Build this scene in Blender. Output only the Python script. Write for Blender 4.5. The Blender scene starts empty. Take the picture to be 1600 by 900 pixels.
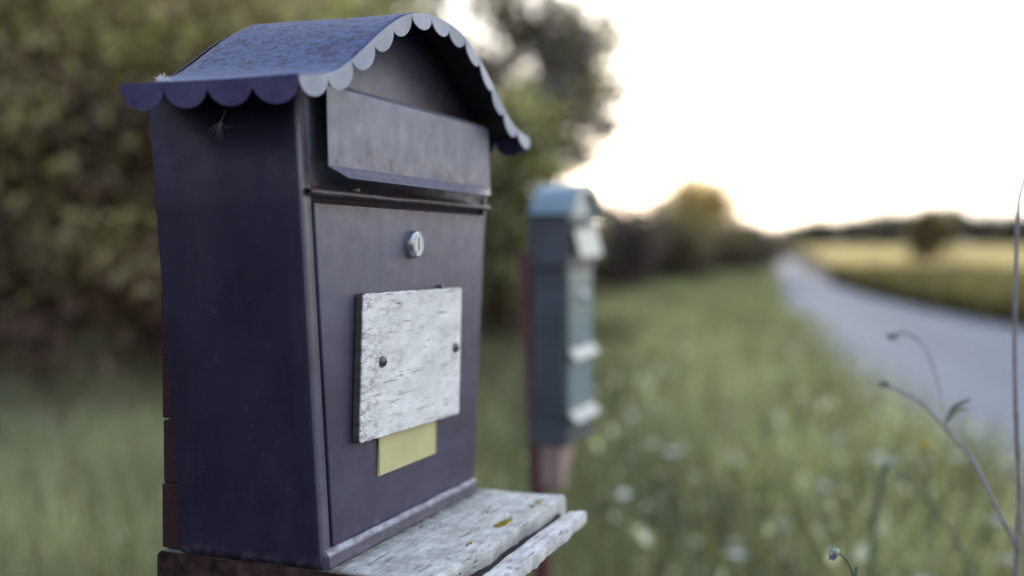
import bpy, bmesh, math, random
import numpy as np
from mathutils import Vector, Matrix

random.seed(7)
rng = np.random.default_rng(11)
C = bpy.context.scene.collection
R = math.radians

# ------------------------------------------------------------------ helpers
def link(o, parent=None):
    C.objects.link(o)
    if parent is not None:
        o.parent = parent
    return o

def obj(name, verts, faces, mat, parent=None, smooth=False, bevel=0.0, solid=0.0, seg=2, off=0.0):
    me = bpy.data.meshes.new(name)
    me.from_pydata([tuple(v) for v in verts], [], [tuple(f) for f in faces])
    me.update()
    bm = bmesh.new(); bm.from_mesh(me)
    bmesh.ops.remove_doubles(bm, verts=bm.verts, dist=1e-6)
    bmesh.ops.recalc_face_normals(bm, faces=bm.faces)
    bm.to_mesh(me); bm.free()
    if smooth:
        for p in me.polygons: p.use_smooth = True
    if mat: me.materials.append(mat)
    o = link(bpy.data.objects.new(name, me), parent)
    if solid:
        m = o.modifiers.new('solid', 'SOLIDIFY'); m.thickness = solid; m.offset = off
    if bevel:
        m = o.modifiers.new('bevel', 'BEVEL'); m.width = bevel; m.segments = seg; m.limit_method = 'ANGLE'; m.angle_limit = R(40)
        m.harden_normals = False
    return o

def tag(o, label=None, cat=None, group=None, kind=None):
    if label: o['label'] = label
    if cat: o['category'] = cat
    if group: o['group'] = group
    if kind: o['kind'] = kind
    return o

def empty(name, loc, rot=(0, 0, 0)):
    o = bpy.data.objects.new(name, None); o.empty_display_size = 0.1
    o.location = loc; o.rotation_euler = rot
    return link(o)

class MB:
    def __init__(s): s.v = []; s.f = []
    def add(s, v, f):
        k = len(s.v); s.v += [tuple(x) for x in v]; s.f += [tuple(i + k for i in q) for q in f]; return s
    def box(s, x0, x1, y0, y1, z0, z1):
        v = [(x0,y0,z0),(x1,y0,z0),(x1,y1,z0),(x0,y1,z0),(x0,y0,z1),(x1,y0,z1),(x1,y1,z1),(x0,y1,z1)]
        return s.add(v, [(0,3,2,1),(4,5,6,7),(0,1,5,4),(1,2,6,5),(2,3,7,6),(3,0,4,7)])
    def tube(s, pts, rad, n=8, cap=True):
        pts = [Vector(p) for p in pts]
        if not hasattr(rad, '__len__'): rad = [rad] * len(pts)
        v = []; f = []; side = None
        for i, p in enumerate(pts):
            t = (pts[min(i + 1, len(pts) - 1)] - pts[max(i - 1, 0)]).normalized()
            if side is None:
                side = t.orthogonal().normalized()
            side = (side - t * side.dot(t)).normalized()
            up = t.cross(side)
            for k in range(n):
                a = 2 * math.pi * k / n
                v.append(p + (side * math.cos(a) + up * math.sin(a)) * rad[i])
        for i in range(len(pts) - 1):
            for k in range(n):
                a = i * n + k; b = i * n + (k + 1) % n
                f.append((a, b, b + n, a + n))
        if cap:
            f.append(tuple(range(n))[::-1]); f.append(tuple(range((len(pts) - 1) * n, len(pts) * n)))
        return s.add(v, f)
    def lathe(s, prof, origin, axis, n=32):
        # prof: (radius, distance along axis)
        axis = Vector(axis).normalized(); a1 = axis.orthogonal().normalized(); a2 = axis.cross(a1)
        o = Vector(origin); v = []; f = []
        for r, h in prof:
            for k in range(n):
                a = 2 * math.pi * k / n
                v.append(o + axis * h + (a1 * math.cos(a) + a2 * math.sin(a)) * max(r, 1e-5))
        for i in range(len(prof) - 1):
            for k in range(n):
                a = i * n + k; b = i * n + (k + 1) % n
                f.append((a, b, b + n, a + n))
        return s.add(v, f)
    def grid(s, rows):
        n = len(rows[0]); v = [p for r in rows for p in r]; f = []
        for i in range(len(rows) - 1):
            for k in range(n - 1):
                a = i * n + k
                f.append((a, a + 1, a + n + 1, a + n))
        return s.add(v, f)
    def build(s, name, mat, parent=None, **kw):
        return obj(name, s.v, s.f, mat, parent, **kw)

def smooth_curve(pts, n):
    """Catmull-Rom through pts, n samples per span."""
    P = [Vector(p) for p in pts]; out = []
    for i in range(len(P) - 1):
        p0 = P[max(i - 1, 0)]; p1 = P[i]; p2 = P[i + 1]; p3 = P[min(i + 2, len(P) - 1)]
        for k in range(n):
            t = k / n
            out.append(0.5 * ((2 * p1) + (p2 - p0) * t + (2 * p0 - 5 * p1 + 4 * p2 - p3) * t * t + (3 * p1 - p0 - 3 * p2 + p3) * t ** 3))
    out.append(P[-1])
    return out

# ------------------------------------------------------------------ materials
class NT:
    def __init__(s, name):
        s.m = bpy.data.materials.new(name); s.m.use_nodes = True
        s.t = s.m.node_tree; s.n = s.t.nodes; s.b = s.n['Principled BSDF']
        s.co = s.n.new('ShaderNodeTexCoord')
    def L(s, a, b): s.t.links.new(a, b)
    def map(s, scale=(1, 1, 1), loc=(0, 0, 0), rot=(0, 0, 0)):
        m = s.n.new('ShaderNodeMapping'); m.inputs['Scale'].default_value = scale
        m.inputs['Location'].default_value = loc; m.inputs['Rotation'].default_value = rot
        s.L(s.co.outputs['Object'], m.inputs['Vector']); return m.outputs[0]
    def noise(s, vec, scale, detail=4, rough=0.55, dist=0.0):
        q = s.n.new('ShaderNodeTexNoise'); q.inputs['Scale'].default_value = scale
        q.inputs['Detail'].default_value = detail; q.inputs['Roughness'].default_value = rough
        q.inputs['Distortion'].default_value = dist
        s.L(vec, q.inputs['Vector']); return q.outputs['Fac']
    def vor(s, vec, scale, feature='F1', out='Distance'):
        q = s.n.new('ShaderNodeTexVoronoi'); q.feature = feature; q.inputs['Scale'].default_value = scale
        s.L(vec, q.inputs['Vector']); return q.outputs[out]
    def ramp(s, fac, stops):
        q = s.n.new('ShaderNodeValToRGB'); e = q.color_ramp.elements
        while len(e) < len(stops): e.new(0.5)
        for i, (p, c) in enumerate(stops):
            e[i].position = p; e[i].color = (c, c, c, 1) if not hasattr(c, '__len__') else tuple(c) + (1,)
        s.L(fac, q.inputs['Fac']); return q.outputs['Color']
    def mix(s, fac, a, b, mode='MIX'):
        q = s.n.new('ShaderNodeMix'); q.data_type = 'RGBA'; q.blend_type = mode
        for i, x in ((0, fac), (6, a), (7, b)):
            if hasattr(x, 'links') or hasattr(x, 'is_linked'): s.L(x, q.inputs[i])
            else: q.inputs[i].default_value = (tuple(x) + (1,)) if hasattr(x, '__len__') else x
        return q.outputs[2]
    def math(s, op, a, b=0.0, clamp=False):
        q = s.n.new('ShaderNodeMath'); q.operation = op; q.use_clamp = clamp
        for i, x in ((0, a), (1, b)):
            if hasattr(x, 'is_linked'): s.L(x, q.inputs[i])
            else: q.inputs[i].default_value = x
        return q.outputs[0]
    def sep(s):
        q = s.n.new('ShaderNodeSeparateXYZ'); s.L(s.co.outputs['Object'], q.inputs[0]); return q.outputs
    def band(s, v, a, b, c, d):
        """1 between b and c, falling to 0 at a and d"""
        q = s.n.new('ShaderNodeMapRange'); q.inputs[1].default_value = a; q.inputs[2].default_value = b; s.L(v, q.inputs[0])
        p = s.n.new('ShaderNodeMapRange'); p.inputs[1].default_value = d; p.inputs[2].default_value = c; s.L(v, p.inputs[0])
        return s.math('MULTIPLY', q.outputs[0], p.outputs[0], True)
    def bump(s, h, strength=0.3, dist=0.001, prev=None):
        q = s.n.new('ShaderNodeBump'); q.inputs['Strength'].default_value = strength; q.inputs['Distance'].default_value = dist
        s.L(h, q.inputs['Height'])
        if prev: s.L(prev, q.inputs['Normal'])
        return q.outputs[0]
    def set(s, col=None, rough=None, normal=None, metal=None, spec=None):
        for k, v in (('Base Color', col), ('Roughness', rough), ('Normal', normal), ('Metallic', metal), ('Specular IOR Level', spec)):
            if v is None: continue
            if hasattr(v, 'is_linked'): s.L(v, s.b.inputs[k])
            else: s.b.inputs[k].default_value = (tuple(v) + (1,)) if hasattr(v, '__len__') else v
        return s.m

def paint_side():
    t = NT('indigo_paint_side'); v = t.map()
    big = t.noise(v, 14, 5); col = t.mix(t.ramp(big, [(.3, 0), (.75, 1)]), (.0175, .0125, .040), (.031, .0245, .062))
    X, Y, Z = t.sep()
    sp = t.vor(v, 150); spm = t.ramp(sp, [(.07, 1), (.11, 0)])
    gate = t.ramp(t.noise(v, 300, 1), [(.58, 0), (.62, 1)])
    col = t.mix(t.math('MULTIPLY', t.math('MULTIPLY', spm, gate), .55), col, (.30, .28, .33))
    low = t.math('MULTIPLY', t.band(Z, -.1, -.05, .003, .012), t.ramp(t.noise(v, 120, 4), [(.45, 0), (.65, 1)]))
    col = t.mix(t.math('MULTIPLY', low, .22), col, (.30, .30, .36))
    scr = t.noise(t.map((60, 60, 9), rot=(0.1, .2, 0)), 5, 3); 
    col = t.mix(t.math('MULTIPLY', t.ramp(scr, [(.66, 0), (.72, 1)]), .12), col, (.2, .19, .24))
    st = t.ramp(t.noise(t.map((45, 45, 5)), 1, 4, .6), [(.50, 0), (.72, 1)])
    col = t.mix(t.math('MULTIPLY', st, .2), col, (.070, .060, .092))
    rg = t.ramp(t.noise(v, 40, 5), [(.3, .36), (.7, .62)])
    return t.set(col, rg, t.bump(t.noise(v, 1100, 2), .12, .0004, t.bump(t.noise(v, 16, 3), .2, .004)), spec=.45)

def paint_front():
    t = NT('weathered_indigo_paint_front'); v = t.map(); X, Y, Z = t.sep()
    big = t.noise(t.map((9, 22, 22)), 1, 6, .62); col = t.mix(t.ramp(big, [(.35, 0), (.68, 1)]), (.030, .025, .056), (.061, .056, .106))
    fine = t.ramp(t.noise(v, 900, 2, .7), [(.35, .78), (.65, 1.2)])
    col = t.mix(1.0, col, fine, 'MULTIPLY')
    # chalky upper area, also paled for reflected sky, most of all on the flap
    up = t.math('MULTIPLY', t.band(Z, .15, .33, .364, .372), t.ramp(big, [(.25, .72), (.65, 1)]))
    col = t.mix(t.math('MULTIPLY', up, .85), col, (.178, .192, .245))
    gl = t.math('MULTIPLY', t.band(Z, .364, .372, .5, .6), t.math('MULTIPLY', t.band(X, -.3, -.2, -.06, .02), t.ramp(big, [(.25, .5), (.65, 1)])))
    col = t.mix(t.math('MULTIPLY', gl, .8), col, (.150, .152, .185))  # left of the gable painted lighter, as the light falls there
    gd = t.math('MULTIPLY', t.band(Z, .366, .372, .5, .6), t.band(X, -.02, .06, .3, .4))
    col = t.mix(t.math('MULTIPLY', gd, .85), col, (.022, .013, .022))  # right of the gable darkened to stand for shade under the roof
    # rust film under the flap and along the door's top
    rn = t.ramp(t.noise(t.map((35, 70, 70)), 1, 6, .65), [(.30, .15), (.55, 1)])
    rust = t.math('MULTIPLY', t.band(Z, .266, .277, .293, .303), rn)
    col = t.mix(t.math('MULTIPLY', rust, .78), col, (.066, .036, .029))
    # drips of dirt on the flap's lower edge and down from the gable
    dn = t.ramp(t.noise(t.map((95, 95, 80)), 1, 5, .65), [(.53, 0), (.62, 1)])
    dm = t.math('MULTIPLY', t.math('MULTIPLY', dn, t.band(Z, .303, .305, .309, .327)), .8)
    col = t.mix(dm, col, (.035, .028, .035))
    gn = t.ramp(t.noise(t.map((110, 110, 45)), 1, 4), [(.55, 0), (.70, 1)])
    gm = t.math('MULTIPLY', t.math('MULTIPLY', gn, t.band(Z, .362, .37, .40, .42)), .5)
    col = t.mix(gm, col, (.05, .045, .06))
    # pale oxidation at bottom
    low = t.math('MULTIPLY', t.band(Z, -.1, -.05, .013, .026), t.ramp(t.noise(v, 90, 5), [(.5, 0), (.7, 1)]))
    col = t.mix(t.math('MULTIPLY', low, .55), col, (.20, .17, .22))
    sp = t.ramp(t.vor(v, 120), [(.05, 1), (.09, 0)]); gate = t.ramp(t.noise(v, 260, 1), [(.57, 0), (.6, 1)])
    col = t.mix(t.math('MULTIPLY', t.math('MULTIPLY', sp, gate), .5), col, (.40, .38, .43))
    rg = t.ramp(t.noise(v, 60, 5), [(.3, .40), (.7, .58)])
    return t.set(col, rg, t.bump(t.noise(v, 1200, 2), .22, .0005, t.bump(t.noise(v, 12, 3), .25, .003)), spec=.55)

def paint_roof():
    t = NT('dewy_sky_tinted_roof_paint'); v = t.map(); X, Y, Z = t.sep()
    base = t.mix(t.ramp(t.noise(v, 25, 5), [(.3, 0), (.7, 1)]), (.055, .086, .190), (.076, .114, .228))  # blue of the overhead sky put into the base colour
    # condensation: worm-like dark wet patches between pale droplets
    w = t.noise(t.map((105, 62, 62)), 1, 1.5, .5, 1.2)
    worm = t.ramp(t.math('ABSOLUTE', t.math('SUBTRACT', w, .5)), [(.026, 1), (.044, 0)])
    w2 = t.ramp(t.noise(t.map((170, 95, 95), loc=(4, 1, 2)), 1, 1.5, .5, .6), [(.58, 0), (.62, 1)])
    worm = t.math('MAXIMUM', worm, w2)
    reg = t.ramp(t.noise(t.map((13, 10, 10), loc=(3.1, 1.7, 0)), 1, 3), [(.32, .15), (.45, 1)])
    zone = t.math('MULTIPLY', t.math('MULTIPLY', worm, reg), t.band(Z, .366, .384, .4405, .447))
    col = t.mix(t.math('MULTIPLY', zone, .92), base, (.020, .014, .050))
    fr = t.ramp(t.noise(v, 700, 2), [(.3, .85), (.7, 1.2)])
    col = t.mix(1.0, col, fr, 'MULTIPLY')
    dust = t.math('MULTIPLY', t.band(Z, .30, .355, .3675, .377), t.ramp(t.noise(v, 60, 5), [(.4, 0), (.75, 1)]))
    col = t.mix(t.math('MULTIPLY', dust, .35), col, (.17, .20, .32))
    return t.set(col, .55, t.bump(t.noise(v, 900, 2), .2, .0004), spec=.3)

def paint_trim():
    t = NT('worn_skylit_trim_paint'); v = t.map()
    col = t.mix(t.ramp(t.noise(v, 45, 6), [(.3, 0), (.7, 1)]), (.200, .232, .305), (.325, .360, .435))  # colour paled for the bright sky the front trim faces
    col = t.mix(1.0, col, t.ramp(t.noise(v, 800, 2), [(.3, .85), (.7, 1.12)]), 'MULTIPLY')
    return t.set(col, .5, t.bump(t.noise(v, 900, 2), .15, .0004))

def paint_eave():
    t = NT('dark_blue_eave_paint'); v = t.map()
    col = t.mix(t.ramp(t.noise(v, 60, 5), [(.35, 0), (.7, 1)]), (.070, .064, .165), (.125, .118, .250))
    return t.set(col, .45, t.bump(t.noise(v, 900, 2), .15, .0004))

def paint_worn_highlit_rim():
    t = NT('scuffed_highlit_rim_paint'); v = t.map()
    Z = t.sep()[2]
    m = t.ramp(t.noise(t.map((50, 130, 130)), 1, 6, .65), [(.40, .25), (.62, 1)])
    m = t.math('MULTIPLY', m, t.math('ADD', t.math('MULTIPLY', t.band(Z, .0095, .0125, .02, .03), .75), .14))  # scuffs, plus a highlight painted along the rim's top edge
    col = t.mix(m, (.055, .044, .072), (.50, .54, .62))
    return t.set(col, .5, t.bump(t.noise(v, 400, 3), .15, .0004))

def metal(name, col, rough, grime=.3):
    t = NT(name); v = t.map()
    c = t.mix(t.ramp(t.noise(v, 220, 5), [(.5, 0), (.75, 1)]), col, tuple(x * (1 - grime) for x in col))
    return t.set(c, rough, t.bump(t.noise(v, 1500, 2), .06, .0003), metal=.9)

def simple(name, col, rough=.6, var=.25, scale=30, bump=.2, spec=.5):
    t = NT(name); v = t.map()
    c = t.mix(t.ramp(t.noise(v, scale, 5), [(.3, 0), (.7, 1)]), tuple(x * (1 - var) for x in col), tuple(min(1, x * (1 + var)) for x in col))
    return t.set(c, rough, t.bump(t.noise(v, scale * 8, 3), bump, .001), spec=spec)

def wood_plaque():
    t = NT('flaking_white_wood'); v = t.map()
    g = t.noise(t.map((80, 60, 230)), 1, 5, .7, .2)
    f1 = t.ramp(g, [(.47, 0), (.60, 1)])
    patch = t.ramp(t.noise(t.map((34, 30, 60)), 1, 5, .6), [(.42, 0), (.58, 1)])
    X0 = t.sep()[0]
    m = t.math('MULTIPLY', f1, t.math('ADD', t.math('MULTIPLY', patch, .42), t.math('MULTIPLY', t.band(X0, -.3, -.2, -.095, -.02), .55), True))
    soft = t.ramp(t.noise(t.map((30, 30, 55)), 1, 6, .6), [(.35, 0), (.7, 1)])
    base = t.mix(soft, (.68, .69, .675), (.95, .955, .93))
    col = t.mix(m, base, (.36, .345, .335))
    crack = t.ramp(t.noise(t.map((38, 60, 520)), 1, 3, .5, .2), [(.64, 0), (.69, 1)])
    col = t.mix(t.math('MULTIPLY', crack, .7), col, (.10, .09, .09))
    X, Y, Z = t.sep()
    edge = t.band(Y, -.0085, -.0072, .1, .2)
    col = t.mix(t.math('MULTIPLY', edge, .92), col, (.045, .035, .036))
    return t.set(col, .75, t.bump(g, .55, .0012, t.bump(t.noise(v, 500, 3), .3, .0006)))

def wood_grey(name, light, mid, dark, brown_end=True):
    t = NT(name); v = t.map(); X, Y, Z = t.sep()
    g = t.noise(t.map((26, 190, 190)), 1, 6, .7, .3)
    col = t.mix(t.ramp(g, [(.32, 0), (.62, 1)]), mid, light)
    fl = t.ramp(t.noise(t.map((75, 260, 260), loc=(.4, .2, .9)), 1, 4, .6, .3), [(.57, 0), (.66, 1)])
    fpatch = t.ramp(t.noise(v, 18, 4), [(.36, .15), (.6, 1)])
    fm = t.math('MULTIPLY', fl, fpatch)
    col = t.mix(t.math('MULTIPLY', fm, .85), col, dark)
    cr = t.ramp(t.noise(t.map((11, 330, 330), loc=(2, .2, .4)), 1, 3, .5, .15), [(.66, 0), (.685, 1)])
    col = t.mix(t.math('MULTIPLY', cr, .9), col, (.03, .025, .025))
    bl = t.ramp(t.noise(v, 55, 5), [(.35, .72), (.7, 1.15)])
    col = t.mix(1.0, col, bl, 'MULTIPLY')
    if brown_end:
        # the sheltered left end is brown and mossy
        e = t.band(X, -.5, -.4, -.1485, -.139)
        rn = t.ramp(t.noise(v, 160, 5), [(.4, 0), (.65, 1)])
        bc = t.mix(rn, (.050, .017, .013), (.105, .060, .048))
        col = t.mix(t.math('MULTIPLY', e, .95), col, bc)
        cov = t.band(Y, -.005, .0, .3, .4)
        col = t.mix(t.math('MULTIPLY', cov, .5), col, (.11, .085, .08))
    if brown_end:   # grime gathered where the metal box meets the plank
        gr = t.math('MULTIPLY', t.band(Y, -.020, -.007, .01, .02), t.ramp(t.noise(v, 90, 5), [(.35, .25), (.65, 1)]))
        col = t.mix(t.math('MULTIPLY', gr, .75), col, (.07, .058, .055))
        ws = t.ramp(t.noise(t.map((14, 30, 30), loc=(5, 2, 1)), 1, 4), [(.50, 0), (.70, 1)])
        col = t.mix(t.math('MULTIPLY', ws, .4), col, (.24, .22, .19))
    h = t.math('ADD', g, t.math('MULTIPLY', fm, -.8))
    return t.set(col, .85, t.bump(h, .45, .0015, t.bump(t.noise(v, 600, 3), .35, .0007)))

def wood_endgrain():
    t = NT('dark_red_brown_endgrain'); v = t.map()
    q = t.n.new('ShaderNodeTexWave'); q.wave_type = 'RINGS'; q.rings_direction = 'X'
    q.inputs['Scale'].default_value = 90; q.inputs['Distortion'].default_value = 4; q.inputs['Detail'].default_value = 3
    t.L(t.map((1, 1, 1), loc=(0, -.1, -.03)), q.inputs['Vector'])
    col = t.mix(q.outputs['Fac'], (.042, .015, .015), (.060, .024, .021))
    col = t.mix(t.ramp(t.noise(v, 60, 5), [(.4, 0), (.7, .7)]), col, (.022, .012, .014))
    return t.set(col, .9, t.bump(q.outputs['Fac'], .15, .001))

def leafmat(name, transl=.35, gloss=.25, pos=False):
    t = NT(name); n = t.n
    a = n.new('ShaderNodeAttribute'); a.attribute_name = 'tint'
    col = a.outputs['Color']
    v = t.map(); col = t.mix(1.0, col, t.ramp(t.noise(v, 3.0, 3), [(.3, .7), (.7, 1.3)]), 'MULTIPLY')
    t.set(col, .55, spec=gloss)
    tr = n.new('ShaderNodeBsdfTranslucent'); t.L(t.mix(1.0, col, (1.25, 1.3, .75), 'MULTIPLY'), tr.inputs['Color'])
    mx = n.new('ShaderNodeMixShader'); mx.inputs[0].default_value = transl
    t.L(t.b.outputs[0], mx.inputs[1]); t.L(tr.outputs[0], mx.inputs[2])
    t.L(mx.outputs[0], n['Material Output'].inputs['Surface'])
    return t.m

def ground_mat():
    t = NT('verge_soil_and_thatch'); v = t.map()
    col = t.mix(t.ramp(t.noise(v, .8, 6), [(.3, 0), (.7, 1)]), (.045, .050, .024), (.085, .085, .040))
    col = t.mix(t.ramp(t.noise(v, 9, 5), [(.45, 0), (.7, .8)]), col, (.055, .040, .026))
    return t.set(col, .95, t.bump(t.noise(v, 25, 5), .6, .03), spec=.2)

def field_mat():
    t = NT('dry_golden_field'); v = t.map()
    col = t.mix(t.ramp(t.noise(v, .06, 5), [(.35, 0), (.65, 1)]), (.66, .52, .33), (.54, .46, .28))
    col = t.mix(t.ramp(t.noise(v, 2.5, 5), [(.4, 0), (.7, .5)]), col, (.17, .15, .06))
    return t.set(col, .95, t.bump(t.noise(v, 8, 4), .5, .05), spec=.2)

def road_mat():
    t = NT('pale_gravel_road'); v = t.map()
    col = t.mix(t.ramp(t.noise(v, .7, 6), [(.3, 0), (.7, 1)]), (.108, .134, .168), (.168, .200, .240))
    col = t.mix(t.ramp(t.noise(v, 5, 6), [(.45, 0), (.75, .6)]), col, (.23, .25, .285))
    uvn = t.n.new('ShaderNodeUVMap'); sx = t.n.new('ShaderNodeSeparateXYZ'); t.L(uvn.outputs[0], sx.inputs[0])
    tr = t.math('ADD', t.band(sx.outputs[0], .16, .24, .32, .42), t.band(sx.outputs[0], .58, .68, .76, .84), True)
    col = t.mix(t.math('MULTIPLY', tr, .35), col, (.25, .275, .32))
    ed_ = t.math('ADD', t.band(sx.outputs[0], -2, -1, .0, .12), t.band(sx.outputs[0], .88, 1.0, 2, 3), True)
    col = t.mix(t.math('MULTIPLY', ed_, t.ramp(t.noise(v, 2.2, 5), [(.35, .2), (.65, 1)])), col, (.085, .085, .055))
    col = t.mix(t.ramp(t.vor(v, 45), [(.1, .35), (.5, 0)]), col, (.10, .11, .13))
    return t.set(col, .75, t.bump(t.noise(v, 60, 5), .5, .01), spec=.35)

M = dict(lip=simple('scratched_lip_paint', (.062, .066, .125), .42, .5, 120, .3), leafgreen=simple('pale_stem_leaf', (.42, .47, .33), .6, .2, 60, .2), mossy=simple('mossy_brown_endgrain', (.058, .034, .029), .95, .8, 70, .8, .2), side=paint_side(), flange=simple('lit_flange_paint', (.088, .086, .118), .42, .3, 40, .1), under=simple('dark_roof_underside', (.020, .012, .022), .7, .3, 40, .1), front=paint_front(), roof=paint_roof(), trim=paint_trim(), eave=paint_eave(), rim=paint_worn_highlit_rim(),
         chrome=metal('lock_steel', (.58, .62, .64), .28), screw=metal('dark_screw_steel', (.16, .16, .18), .42, .5), rivet=metal('dull_rivet', (.30, .27, .26), .5),
         black=simple('keyhole_black', (.012, .014, .018), .7), plaque=wood_plaque(),
         card=simple('yellowed_card', (.58, .55, .265), .45, .08, 18, .05), cardedge=simple('card_window_edge', (.34, .32, .15), .4, .1, 30, .05),
         shelf=wood_grey('weathered_shelf_wood', (.68, .70, .66), (.43, .44, .42), (.10, .085, .08)),
         strip=wood_grey('weathered_split_wood', (.72, .73, .71), (.50, .505, .50), (.16, .14, .135), False),
         core=simple('dark_split_core', (.028, .015, .016), .95, .5, 120, .8),
         end=wood_endgrain(), post=simple('old_post_wood', (.09, .055, .045), .9, .35, 40, .5),
         lichen=simple('yellow_lichen', (.42, .30, .035), .9, .35, 300, .8), fluff=simple('white_seed_fluff', (.85, .85, .82), .9, .05, 50, 0),
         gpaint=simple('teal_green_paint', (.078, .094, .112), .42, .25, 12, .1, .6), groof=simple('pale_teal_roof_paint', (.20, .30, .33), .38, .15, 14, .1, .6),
         gfront=simple('teal_green_front_paint', (.20, .275, .27), .30, .2, 14, .1, .7), gdark=simple('shadow_line_seam', (.035, .035, .045), .6, .2, 20, .1),  # front colour brightened to stand for its glints
         gbright=simple('skylit_ledge_paint', (.23, .30, .295), .3, .12, 20, .1, .7),  # colour paled to carry the sky reflected in the ledges
         rust=simple('red_brown_rust', (.115, .044, .036), .85, .4, 60, .6), block=simple('pale_wood_block', (.36, .27, .24), .85, .2, 40, .4),
         leaf=leafmat('foliage', .38), grass=leafmat('grass_blades', .40, .3), bark=simple('grey_brown_bark', (.075, .058, .055), .95, .4, 9, .8),
         stem=simple('purple_brown_stem', (.31, .275, .275), .6, .3, 60, .2), gstem=simple('grey_green_stem', (.16, .19, .13), .6, .2, 60, .2),
         bud=simple('pale_green_bud', (.42, .52, .38), .7, .2, 80, .2), petal=simple('white_petals', (.78, .80, .72), .7, .1, 80, .1),
         ypetal=simple('yellow_petals', (.55, .47, .05), .7, .15, 80, .1), violet=simple('violet_petals', (.20, .18, .42), .7, .15, 80, .1),
         ground=ground_mat(), field=field_mat(), road=road_mat())

# ------------------------------------------------------------------ camera, world, sun
CAM_H = 1.35
cam = bpy.data.cameras.new('camera'); cam.sensor_width = 36; cam.lens = 38.31; cam.clip_start = .05; cam.clip_end = 3000
co = bpy.data.objects.new('camera', cam); C.objects.link(co)
co.location = (0, 0, CAM_H); co.rotation_euler = (R(90) - .0490, 0, 0)
cam.dof.use_dof = True; cam.dof.focus_distance = .872; cam.dof.aperture_fstop = 2.0
cam.dof.aperture_blades = 0
sc = bpy.context.scene; sc.camera = co
sc.view_settings.view_transform = 'Standard'; sc.view_settings.look = 'None'; sc.view_settings.exposure = 0; sc.view_settings.gamma = 1
sc.cycles.use_denoising = True
sc.cycles.max_bounces = 8; sc.cycles.transparent_max_bounces = 8

VEIL_BACK, VEIL_FRONT, VEIL_TOP, SKY_GAIN = (3.3, 3.0, 3.5), (15.8, 15.7, 15.4), (4.5, 5.9, 9.2), .22
SUN_AZ, SUN_EL = R(9), R(9)          # azimuth from +Y towards +X
w = bpy.data.worlds.new('World'); sc.world = w; w.use_nodes = True
nt = w.node_tree; bg = nt.nodes['Background']; bg.inputs['Strength'].default_value = .15
sky = nt.nodes.new('ShaderNodeTexSky'); sky.sky_type = 'NISHITA'; sky.sun_disc = False
sky.sun_elevation = SUN_EL; sky.sun_rotation = SUN_AZ; sky.altitude = 100; sky.air_density = 1.0; sky.dust_density = 2.0; sky.ozone_density = 2.0
# thin bright evening cloud veil over the clear sky: palest towards the sun, bluer overhead, dim and mauve behind
def vm(op, a, b):
    q = nt.nodes.new('ShaderNodeVectorMath'); q.operation = op
    for i, x in ((0, a), (1, b)):
        if hasattr(x, 'is_linked'): nt.links.new(x, q.inputs[i])
        else: q.inputs[i].default_value = x
    return q
def mr(v, a, b):
    q = nt.nodes.new('ShaderNodeMapRange'); q.interpolation_type = 'SMOOTHSTEP'; q.inputs[1].default_value = a; q.inputs[2].default_value = b
    nt.links.new(v, q.inputs[0]); return q.outputs[0]
def mixc(f, a, b, mode='MIX'):
    q = nt.nodes.new('ShaderNodeMix'); q.data_type = 'RGBA'; q.blend_type = mode
    for i, x in ((0, f), (6, a), (7, b)):
        if hasattr(x, 'is_linked'): nt.links.new(x, q.inputs[i])
        else: q.inputs[i].default_value = tuple(x) + (1,) if hasattr(x, '__len__') else x
    return q.outputs[2]
wc = nt.nodes.new('ShaderNodeTexCoord').outputs['Generated']
VA = R(38)
dt = vm('DOT_PRODUCT', wc, (math.sin(VA), math.cos(VA), 0)).outputs['Value']
sp = nt.nodes.new('ShaderNodeSeparateXYZ'); nt.links.new(wc, sp.inputs[0])
veil = mixc(mr(dt, -.45, .80), VEIL_BACK, VEIL_FRONT)
veil = mixc(mr(sp.outputs['Z'], .25, .95), veil, VEIL_TOP)
tot = mixc(1.0, mixc(1.0, sky.outputs[0], (SKY_GAIN,) * 3, 'MULTIPLY'), veil, 'ADD')
nt.links.new(tot, bg.inputs['Color'])
sl = bpy.data.lights.new('sun', 'SUN'); sl.energy = 1.0; sl.angle = R(10); sl.color = (1, .86, .68)
so = bpy.data.objects.new('sun', sl); C.objects.link(so)
dirv = Vector((math.sin(SUN_AZ) * math.cos(SUN_EL), math.cos(SUN_AZ) * math.cos(SUN_EL), math.sin(SUN_EL)))
so.rotation_euler = dirv.to_track_quat('Z', 'Y').to_euler(); so.location = dirv * 50

# ------------------------------------------------------------------ the near letterbox
PHI, ROLL = 1.2025, .0134
ORG = Vector((-.0908, .9516, CAM_H - .2561))
box = empty('letterbox', ORG, (0, ROLL, PHI))
tag(box, 'dark indigo metal letterbox with scalloped blue roof standing on a weathered plank', 'letterbox')
D = .128
def hw(z): return .1485 + .0368 * z / .36

ROOF = smooth_curve([(-.2240, 0, .3605), (-.2000, 0, .3640), (-.1800, 0, .3690), (-.1600, 0, .3780), (-.1400, 0, .3900), (-.1150, 0, .4060), (-.0900, 0, .4205), (-.0600, 0, .4335), (-.0300, 0, .4400),
                     (0, 0, .4420), (.0300, 0, .4400), (.0600, 0, .4335), (.0900, 0, .4205), (.1150, 0, .4060), (.1400, 0, .3900), (.1600, 0, .3780), (.1800, 0, .3690), (.2000, 0, .3640), (.2240, 0, .3605)], 6)
def roof_z(u):
    for a, b in zip(ROOF, ROOF[1:]):
        if a.x <= u <= b.x + 1e-9: return a.z + (b.z - a.z) * (u - a.x) / max(b.x - a.x, 1e-9)
    return .3605
FO, BK = -.028, .120

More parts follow.
